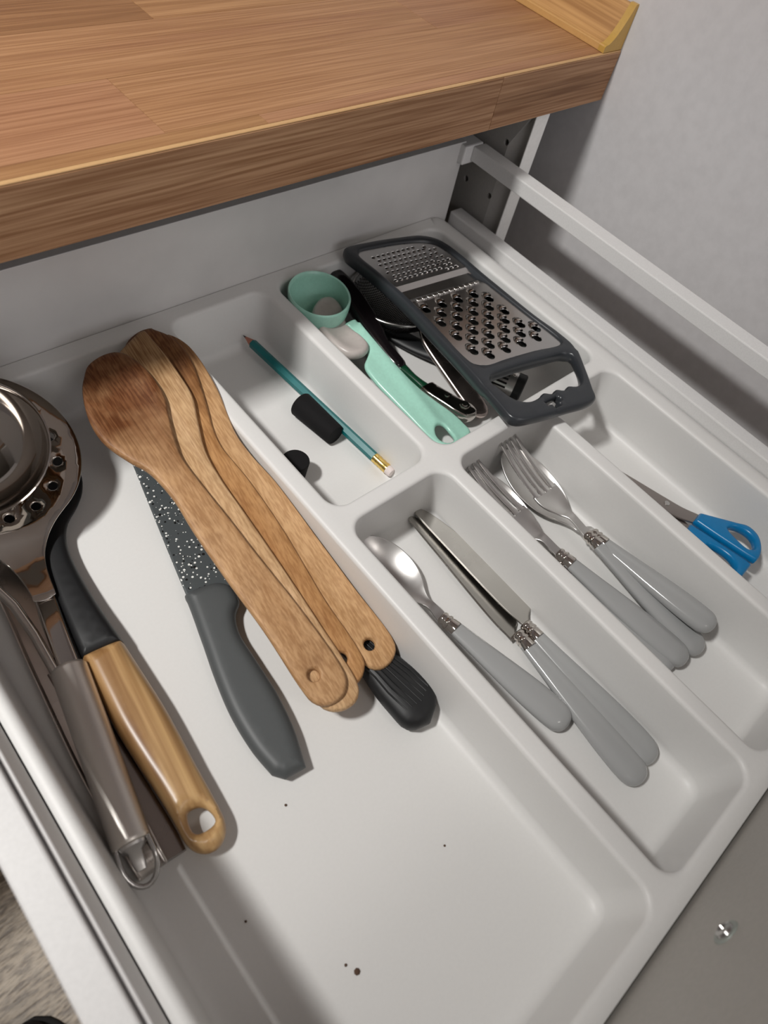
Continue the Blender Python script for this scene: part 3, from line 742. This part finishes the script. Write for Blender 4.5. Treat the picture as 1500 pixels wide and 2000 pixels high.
add('pivot', tube_path([(60.1, 3.4, -40), (60.1, 3.4, -34.6)], 2.2, 14), satin, sz)
ol = smooth_loop(P2([(82.2, -14.6), (92.2, -21.4), (104, -29.4), (112.5, -34.8), (122.7, -32.6), (130.8, -23.4), (134.8, -12.8), (134.8, -7.4), (129, -6.4), (112, -5), (98, -4), (84, -3.4)]), 2, (0, 7, 11))
h1 = smooth_loop(P2([(104.6, -18.5), (106.5, -23.5), (111, -26.8), (118, -27.5), (123.5, -24.5), (127.4, -17.5), (125, -13.2), (114, -14.4)]), 2)
add('handle', pillow(ol, [h1], zs(2), 4.0, 2.4, grid=3, steps=4), blue, sz, 60)
ol = smooth_loop(P2([(84, -.6), (98, -2.2), (112, -3.2), (129, -4.6), (134.8, -4.4), (135.6, 4), (136, 13.6), (131, 24), (122, 31), (111, 30), (101, 22), (93, 13.5), (86, 8.6)]), 2, (0, 4, 12))
h2 = smooth_loop(P2([(104, 7), (110, 3.8), (122, 3.8), (129.5, 9.8), (128, 18), (119, 24), (110, 20)]), 2)
add('handle', pillow(ol, [h2], zs(-.5), 3.8, 2.4, grid=3, steps=4), blue, sz, 60)

# ================================================================== PENCIL + STOPPERS
pc = thing('pencil', 'teal hexagonal pencil with brass ferrule and white eraser', 'pencil', 247.4, 361, FL, -85.1)
def pz(s): return lin(-37, -43.5, s / 175)
RP = 3.9
add('barrel', loft([(11.5, .4, RP, pz(11.5), RP), (158, 0, RP, pz(158), RP)], 6), teal, pc, 20)
add('sharpened_wood', loft([(3, .2, .9, pz(3), .9), (11.5, .4, 3.5, pz(11.5), 3.5)], 12), pwood, pc)
add('lead', loft([(0, 0, .25, pz(0), .25), (3, .2, .9, pz(3), .9)], 10), lead_m, pc)
fr = [(q, 0, r, pz(q), r) for q, r in ((157.5, 3.9), (159, 4.1), (160, 3.6), (161.5, 4.1), (163, 3.7), (166, 4.0), (168, 3.7), (169.5, 4.1), (171.5, 4.0))]
add('ferrule', loft(fr, 20), brass, pc, 50)
add('eraser', loft([(171.5, 0, 3.8, pz(172), 3.8), (175, 0, 3.8, pz(175), 3.8), (176.4, 0, 3.2, pz(176), 3.2)], 18), eraser_m, pc, 50)
st = thing('rubber_stopper', 'black tapered rubber stopper lying on its side against the pencil', 'stopper', 243.4, 275.4, FL, -83.5, 'black rubber stoppers in the pencil compartment')
add('body', loft([(-1, 0, 9.8, -39.6, 9.8), (0, 0, 10.4, -39.6, 10.4), (38, 0, 8.6, -41.3, 8.6), (39, 0, 8.1, -41.3, 8.1)], 32), black_r, st, 40)
st = thing('rubber_stopper', 'black rubber stopper standing upright, half hidden behind the divider', 'stopper', 201.5, 227, FL, 0, 'black rubber stoppers in the pencil compartment')
add('body', lathe([(0, -50), (7.6, -50), (8.2, -49.5), (10.2, -31), (9.6, -30.2), (0, -30)], 32), black_r, st, 40)

# ================================================================== MINT SCOOP + GREY SCOOP
mt = thing('scoop', 'mint green plastic scoop with deep round bowl and hanging hole in the handle', 'scoop', 314.7, 365, FL, -87.5)
bx, by = w2f(mt, 304.6, 337)
prof = []
for k in range(15):
    a = k / 14 * PI / 2; prof.append((24.2 * math.sin(a) ** .95, 1 - 33 * math.cos(a)))
full = prof + [(25.3, 1.8), (26.0, .8)] + [((r + 1.8 if r > 0 else 0), z - 1.6) for r, z in prof[::-1]]
vs, fs = lathe(full, 48, centre=(bx, by, 0))
# slight tilt of the rim down towards the handle
vs = [(x, y, z - .10 * (x - bx)) for x, y, z in vs]
add('bowl', (vs, fs), mint, mt, 50)
ol = smooth_loop(P2([(54, 5), (57, 3.4), (66, 4.2), (86, 6.5), (95, 18), (110, 20.5), (130, 20), (150, 19), (170, 18), (184, 15), (190.5, 8), (191.5, -6), (188.5, -16.5), (180, -18.3), (168, -17.3), (147, -11.6), (124.5, -7), (96.8, -6.2), (65, -7), (58, -7.6), (54, -7.5), (53, -2)]), 3)
hl = smooth_loop(P2([(169, 6), (171, 0), (178, -.8), (186, 1.5), (188, 6), (184, 10.5), (175, 11)]), 2)
def zm(x, y): return lin(-14, -36, (x - 44) / 135) + 2.5 * max(0, 1 - abs(y + (-3 + (x - 90) * .08)) / 9) * (1 if x > 60 else 0)
add('handle', pillow(ol, [hl], zm, 2.6, 2.4, grid=3, steps=4), mint, mt, 40)
gs = thing('measuring_scoop', 'small light grey oval plastic scoop tucked into the mint scoop', 'scoop', 316, 342, FL, -94.4)
ol = smooth_loop(P2([(-3, 2), (0, -7), (12, -8.5), (30, -2.2), (48, -3.6), (60, -3.4), (66, 4), (64, 17), (54, 23), (30, 24), (10, 20)]), 3)
def zg(x, y):
    q = ((x - 32) / 30) ** 2 + ((y + 8) / 13) ** 2
    return lin(-15, -17, x / 60) - 4.0 * max(0, 1 - q)
add('scoop_body', pillow(ol, [], zg, 4.5, 3.5, grid=3, steps=4), greige, gs, 60)

# ================================================================== BLACK OPENER
bo = thing('can_opener', 'curved glossy black handled opener with green section and steel riveted end', 'opener', 353.8, 372.3, FL, -91)
tab = [(6, 14, 3), (14, 17, 0), (35, 20, -1), (67, 23, 3.5), (90, 23.5, 9.5), (113, 21, 10.7)]
ol = smooth_loop(outline_LR(tab), 3)
zo = lambda x, y: lin(-12, -38, x / 140)
add('handle', pillow(ol, [], zo, 5.5, 5.0, grid=4, steps=5), black_g, bo, 60)
ol = smooth_loop(outline_LR([(112, 21, 10.7), (126, 17, 8.8), (141, 14, 3)]), 3, (0, 2, 3, 5))
add('green_grip', pillow(ol, [], zo, 4.5, 4.0, grid=4, steps=4), green_d, bo, 60)
ol = smooth_loop(outline_LR([(137, 15, 1), (141, 15.5, 0), (160, 11, -6), (175, 7, -11.5), (182, 3, -10), (184, -2, -7)]), 2.5)
cl = add('steel_jaw', pillow(ol, [], -38, 5, 2.0, grid=4, steps=3), mirror, bo, 40)
sub('rivet', lathe([(0, 1.5), (2.0, 1.4), (2.6, .6), (4.0, .9), (4.4, 0), (4.4, -3)], 20, centre=(172, 3.5, -32.8)), mirror, cl)
sub('rivet', lathe([(0, 1.3), (1.8, 1), (2.2, 0)], 16, centre=(156, -2, -33)), mirror, cl)

# ================================================================== STRAINER
sn = thing('strainer', 'small round wire mesh strainer with flat steel handle, under the grater', 'strainer', 386, 322, FL, -95.1)
g = (.05, .12)
rim = place([(43 * math.cos(2*PI*k/48), 43 * math.sin(2*PI*k/48), 0) for k in range(48)], (.0, .1), (0, 0, -16))
add('rim', tube_path(rim, 1.7, 10, True), wire_steel, sn, 80)
vs = []; fs = []; idx = {}; N = 44
for i in range(-N // 2, N // 2 + 1):
    for j in range(-N // 2, N // 2 + 1):
        x = i * 42 * 2 / N; y = j * 42 * 2 / N; r = math.hypot(x, y)
        if r <= 42.5: idx[(i, j)] = len(vs); vs.append((x, y, -27 * math.sqrt(max(0, 1 - (r / 43) ** 2))))
for (i, j) in list(idx):
    q = [(i, j), (i + 1, j), (i + 1, j + 1), (i, j + 1)]
    if all(k in idx for k in q): fs.append([idx[k] for k in q])
vs = place(vs, (0, .1), (0, 0, -16))
me_ = add('mesh', (vs, fs), plain('dark_wire', (46, 44, 43), .4, metal=.8), sn, None); wm = me_.modifiers.new('wires', 'WIREFRAME'); wm.thickness = .0009; wm.use_even_offset = False
me_['kind'] = 'stuff'
ol = smooth_loop(outline_LR([(36, 7, -6), (42, 10.5, -8), (50, 13.5, -10), (56, 15.5, -9), (90, 15, -7.5), (120, 13.2, -6), (131, 11.4, -4.6), (135, 7, 0)]), 3)
ol = [(x, y) for x, y in ol]
hd = add('handle', pillow(ol, [], lambda x, y: lin(-20, -44, (x - 40) / 90) if x < 130 else -44, 2.4, 1.8, grid=5, steps=3), steel('rosy_steel', (205, 190, 184), .28), sn, 40)
add('ear', boxes([(38, 46, -9, 9, -23, -19)], 1), dull, sn)

# ================================================================== DARK TOOL WITH SLOTTED COLLAR
dk = thing('apple_corer', 'black tool with slotted steel collar and black round end, seen through the grater grip', 'tool', 369.2, 291, FL, -63.5)
add('handle', loft(cr([(-34, 10, 5, -45, 3), (-26, 9, 9, -44, 4), (10, 3, 10, -43.5, 4.5), (44, 0, 9, -41, 6.5), (80, 0, 9, -38, 9)], 24), 20), black_p, dk, 60)
cb_ = add('slotted_collar', loft([(80, 0, 9, -38, 9), (81, 0, 11.5, -38, 11), (106, 0, 11.5, -38, 11)], 32), satin, dk, 40)
for k in range(9):
    a = math.radians(15 + k * 19)
    sub('slot', merge(tube_path([(84, 11.6 * math.cos(a), -38 + 11.1 * math.sin(a)), (99, 11.6 * math.cos(a), -38 + 11.1 * math.sin(a))], .9, 6)), dark_hole, cb_)
sub('rivet', lathe([(0, 1), (1.6, .8), (2, 0)], 14, centre=(102.5, -1, -27.2)), mirror, cb_)
add('round_end', loft([(106, 0, 11.8, -38, 11.3), (113, 0, 11.8, -38, 11.3), (114, 0, 10.5, -38, 10)], 32), black_p, dk, 40)

# ================================================================== GRATER
gr = thing('grater', 'flat steel grater in an anthracite plastic frame with finger-grip handle', 'grater', 396.8, 358, 3, -96.5)
GZ = 10.0
def gz(x, y): return lin(GZ, GZ + 4, x / 225)
def W(x, y): return w2f(gr, x, y)
fo = smooth_loop(P2([(-1, 47), (4, 48.5), (35, 43.5), (80, 40), (125, 40), (167, 40.5), (201, 42), (217, 42.5), (222, 38), (226, 22), (230, -8), (232.5, -27), (231, -36), (224, -40), (205, -51), (182, -62), (160, -61.5), (138, -57.5), (83, -52), (27, -46.9), (14, -41), (6, -30), (1.5, -7), (-1.5, 20)]), 4)
win = smooth_loop(P2([(8, 36), (12, 39.2), (40, 36), (80, 32.5), (120, 32.5), (150, 33), (160, 31), (165, 23), (166, 5), (168.5, -25), (172, -48), (170.5, -54), (164, -54.5), (130, -50), (83, -44.8), (34, -40), (22, -36), (15.5, -27), (10.5, -7), (8, 18)]), 4)
grip = smooth_loop(P2([(177, 27), (176.5, 5), (179.5, -30), (182, -47.5), (186, -51.5), (192, -50), (208, -41), (213.5, -35), (214, -29), (211, -23), (213, -17), (209.5, -11), (211.5, -5), (208, 1), (210, 7), (210, 18), (204, 26), (190, 30), (180, 30)]), 2.5)
hang = smooth_loop(P2([(216, -7), (216.5, 6), (219.6, 6), (219.8, 2.4), (223.6, 2.2), (223.6, -2.6), (220, -3), (219.6, -7)]), 1.2, range(8))
fm = add('frame', pillow(fo, [win, grip, hang], lambda x, y: gz(x, y) - 3 + (1.2 if x > 185 else 0), lambda x, y: 6.0 if x < 175 else lin(6.0, 4.6, (x - 175) / 15), 2.2, grid=5, steps=4), frame_g, gr, 60)
# plate with real holes
po = P2([(6, 37), (11, 40.5), (40, 37.3), (80, 33.8), (120, 33.8), (150, 34.3), (161, 32), (166.5, 23), (167.5, 5), (170, -25), (173.5, -49), (171.5, -55.5), (164, -56), (130, -51.5), (83, -46.3), (34, -41.5), (21, -37), (14, -28), (9, -7), (6.5, 18)])
po = smooth_loop(po, 5)
fine = []; coarse = []
for i in range(7):
    for j in range(13):
        s = 18 + i * 5.6; y = -29 + j * 5.3 + (2.6 if i % 2 else 0) + (.05 * i)
        if s < 18 + 3 and j > 10: continue
        fine.append((s + (3 if j > 9 else 0), y))
fine = [p for p in fine if inside(p, orient(offset_loop(orient(po), 7)))]
for i in range(8):
    for j in range(5):
        s = 90 + i * 9.3; y = -27 + j * 17.2 + (8.6 if i % 2 else 0) + i * .9
        coarse.append((s, y))
coarse = [p for p in coarse if inside((p[0] + 2, p[1]), orient(offset_loop(orient(po), 6)))]
hl = [circle(s, y, 1.6, 8) for s, y in fine] + [circle(s + 2.9, y, 3.9, 12, 3.3) for s, y in coarse]
zp = lambda x, y: gz(x, y) + (-2.2 if 62 < x < 76 else (-1.1 if 59 < x < 79 else 0)) + .6
plt = add('plate', pillow(po, hl, zp, .45, .3, grid=3, steps=1), plate_steel, gr, 15)
hoods = []
for s, y in coarse:
    v_ = []; f_ = []
    for i in range(7):
        u = i / 6; x = s - 7.0 + 7.0 * u; wv = 4.2 * math.sin(PI * (.12 + .62 * u) / 1.2) ; hh = 2.6 * math.sin(u * PI * .62)
        for k in range(9):
            a = PI * k / 8; v_.append((x, y + wv * math.cos(a), gz(x, y) + 1.0 + hh * math.sin(a)))
    for i in range(6):
        for k in range(8): a = i * 9 + k; f_.append((a, a + 1, a + 10, a + 9))
    h_ = sub('tooth', (v_, f_), mirror, plt, 60)
tv = []
for s, y in fine:
    tv.append(([(s + 1.2, y - 1.3, gz(s, y) + 1), (s + 1.2, y + 1.3, gz(s, y) + 1), (s + 2.6, y, gz(s, y) + 1), (s + 1.1, y, gz(s, y) + 1.8)], [(0, 1, 3), (1, 2, 3), (2, 0, 3)]))
ft = sub('fine_teeth', merge(*tv), dull, plt, None); ft['kind'] = 'stuff'
add('hole_shade_sheet', pillow(offset_loop(orient(po), 1.5), [], lambda x, y: gz(x, y) - 5.5, .4, .3, grid=0, steps=1), plain('dark_green_grey', (44, 47, 45), .5), gr, 20)  # dark sheet added under the plate so its holes look shaded
bl = merge(*[boxes([(78.6, 82.0, -28.5 + k * 5.7, -28.5 + k * 5.7 + 5.3, gz(80, 0) + .6, gz(80, 0) + 2.4)], .5, 1) for k in range(12)])
add('slicing_blade', bl, steel('bright_steel', (225, 222, 218), .2), gr, 40)

# ================================================================== CRUMBS
def crumb(x, y, r, label, group=None):
    t = thing('crumb', label, 'crumb', x, y, FL, random.random() * 360, group)
    add('grain', lathe([(0, -50), (r, -49.9), (r * 1.1, -49.5), (r * .6, -49.2 + r * .2), (0, -49.1 + r * .3)], 7), plain('crumb_brown', (88, 66, 52), .9), t, None)
for x, y, r in ((61.8, 45.8, .7), (117.8, -26.5, .6), (14.2, 14.3, .6), (41.1, -32.9, .7)):
    crumb(x, y, r, {61.8: 'tiny dark crumb just below the dark grey knife handle tip', 117.8: 'tiny dark crumb on bare tray floor, farthest right of the crumbs', 14.2: 'tiny dark crumb nearest the wire hanging loop of the skimmer', 41.1: 'tiny dark crumb right beside the largest crumb'}[x], 'tiny crumbs on the tray floor')
crumb(43.7, -38.7, 1.5, 'largest brown crumb, near the bottom edge of the picture')

# ================================================================== SHOE ON THE FLOOR
sh = thing('slipper', 'toe of a black slipper on the floor at the bottom left corner', 'shoe', -224, 124, -760, -100)
add('upper', loft(cr([(0, 0, 3, -744, 8), (4, 0, 10, -742, 13), (14, 0, 19, -739, 17), (40, 0, 32, -733, 23), (90, 0, 46, -722, 34), (160, 0, 40, -716, 40), (230, 0, 38, -714, 42), (262, 0, 26, -718, 36), (270, 0, 8, -722, 20)], 40), 28, 2.4), plain('black_felt', (18, 16, 16), .95), sh, 60)
add('sole', loft(cr([(-2, 0, 8, -756, 3.5), (4, 0, 20, -756, 3.8), (30, 0, 38, -756, 3.8), (90, 0, 47, -756, 3.8), (160, 0, 40, -756, 3.8), (240, 0, 36, -756, 3.8), (270, 0, 14, -756, 3.8)], 30), 24, 4), plain('black_sole', (30, 28, 27), .8), sh, 60)

# flat faces on everything made of plain boards and folded sheet
for o in bpy.data.objects:
    if o.type == 'MESH' and o.name.split('.')[0] in ('side_wall', 'gallery_rail', 'rail_bracket', 'back_panel', 'front_panel', 'side_panel', 'door', 'carcass', 'plinth', 'base_board', 'cabinet_back', 'stave', 'edge_strip', 'edge_banding', 'edge_band', 'core'):
        o.data.polygons.foreach_set('use_smooth', [False] * len(o.data.polygons))
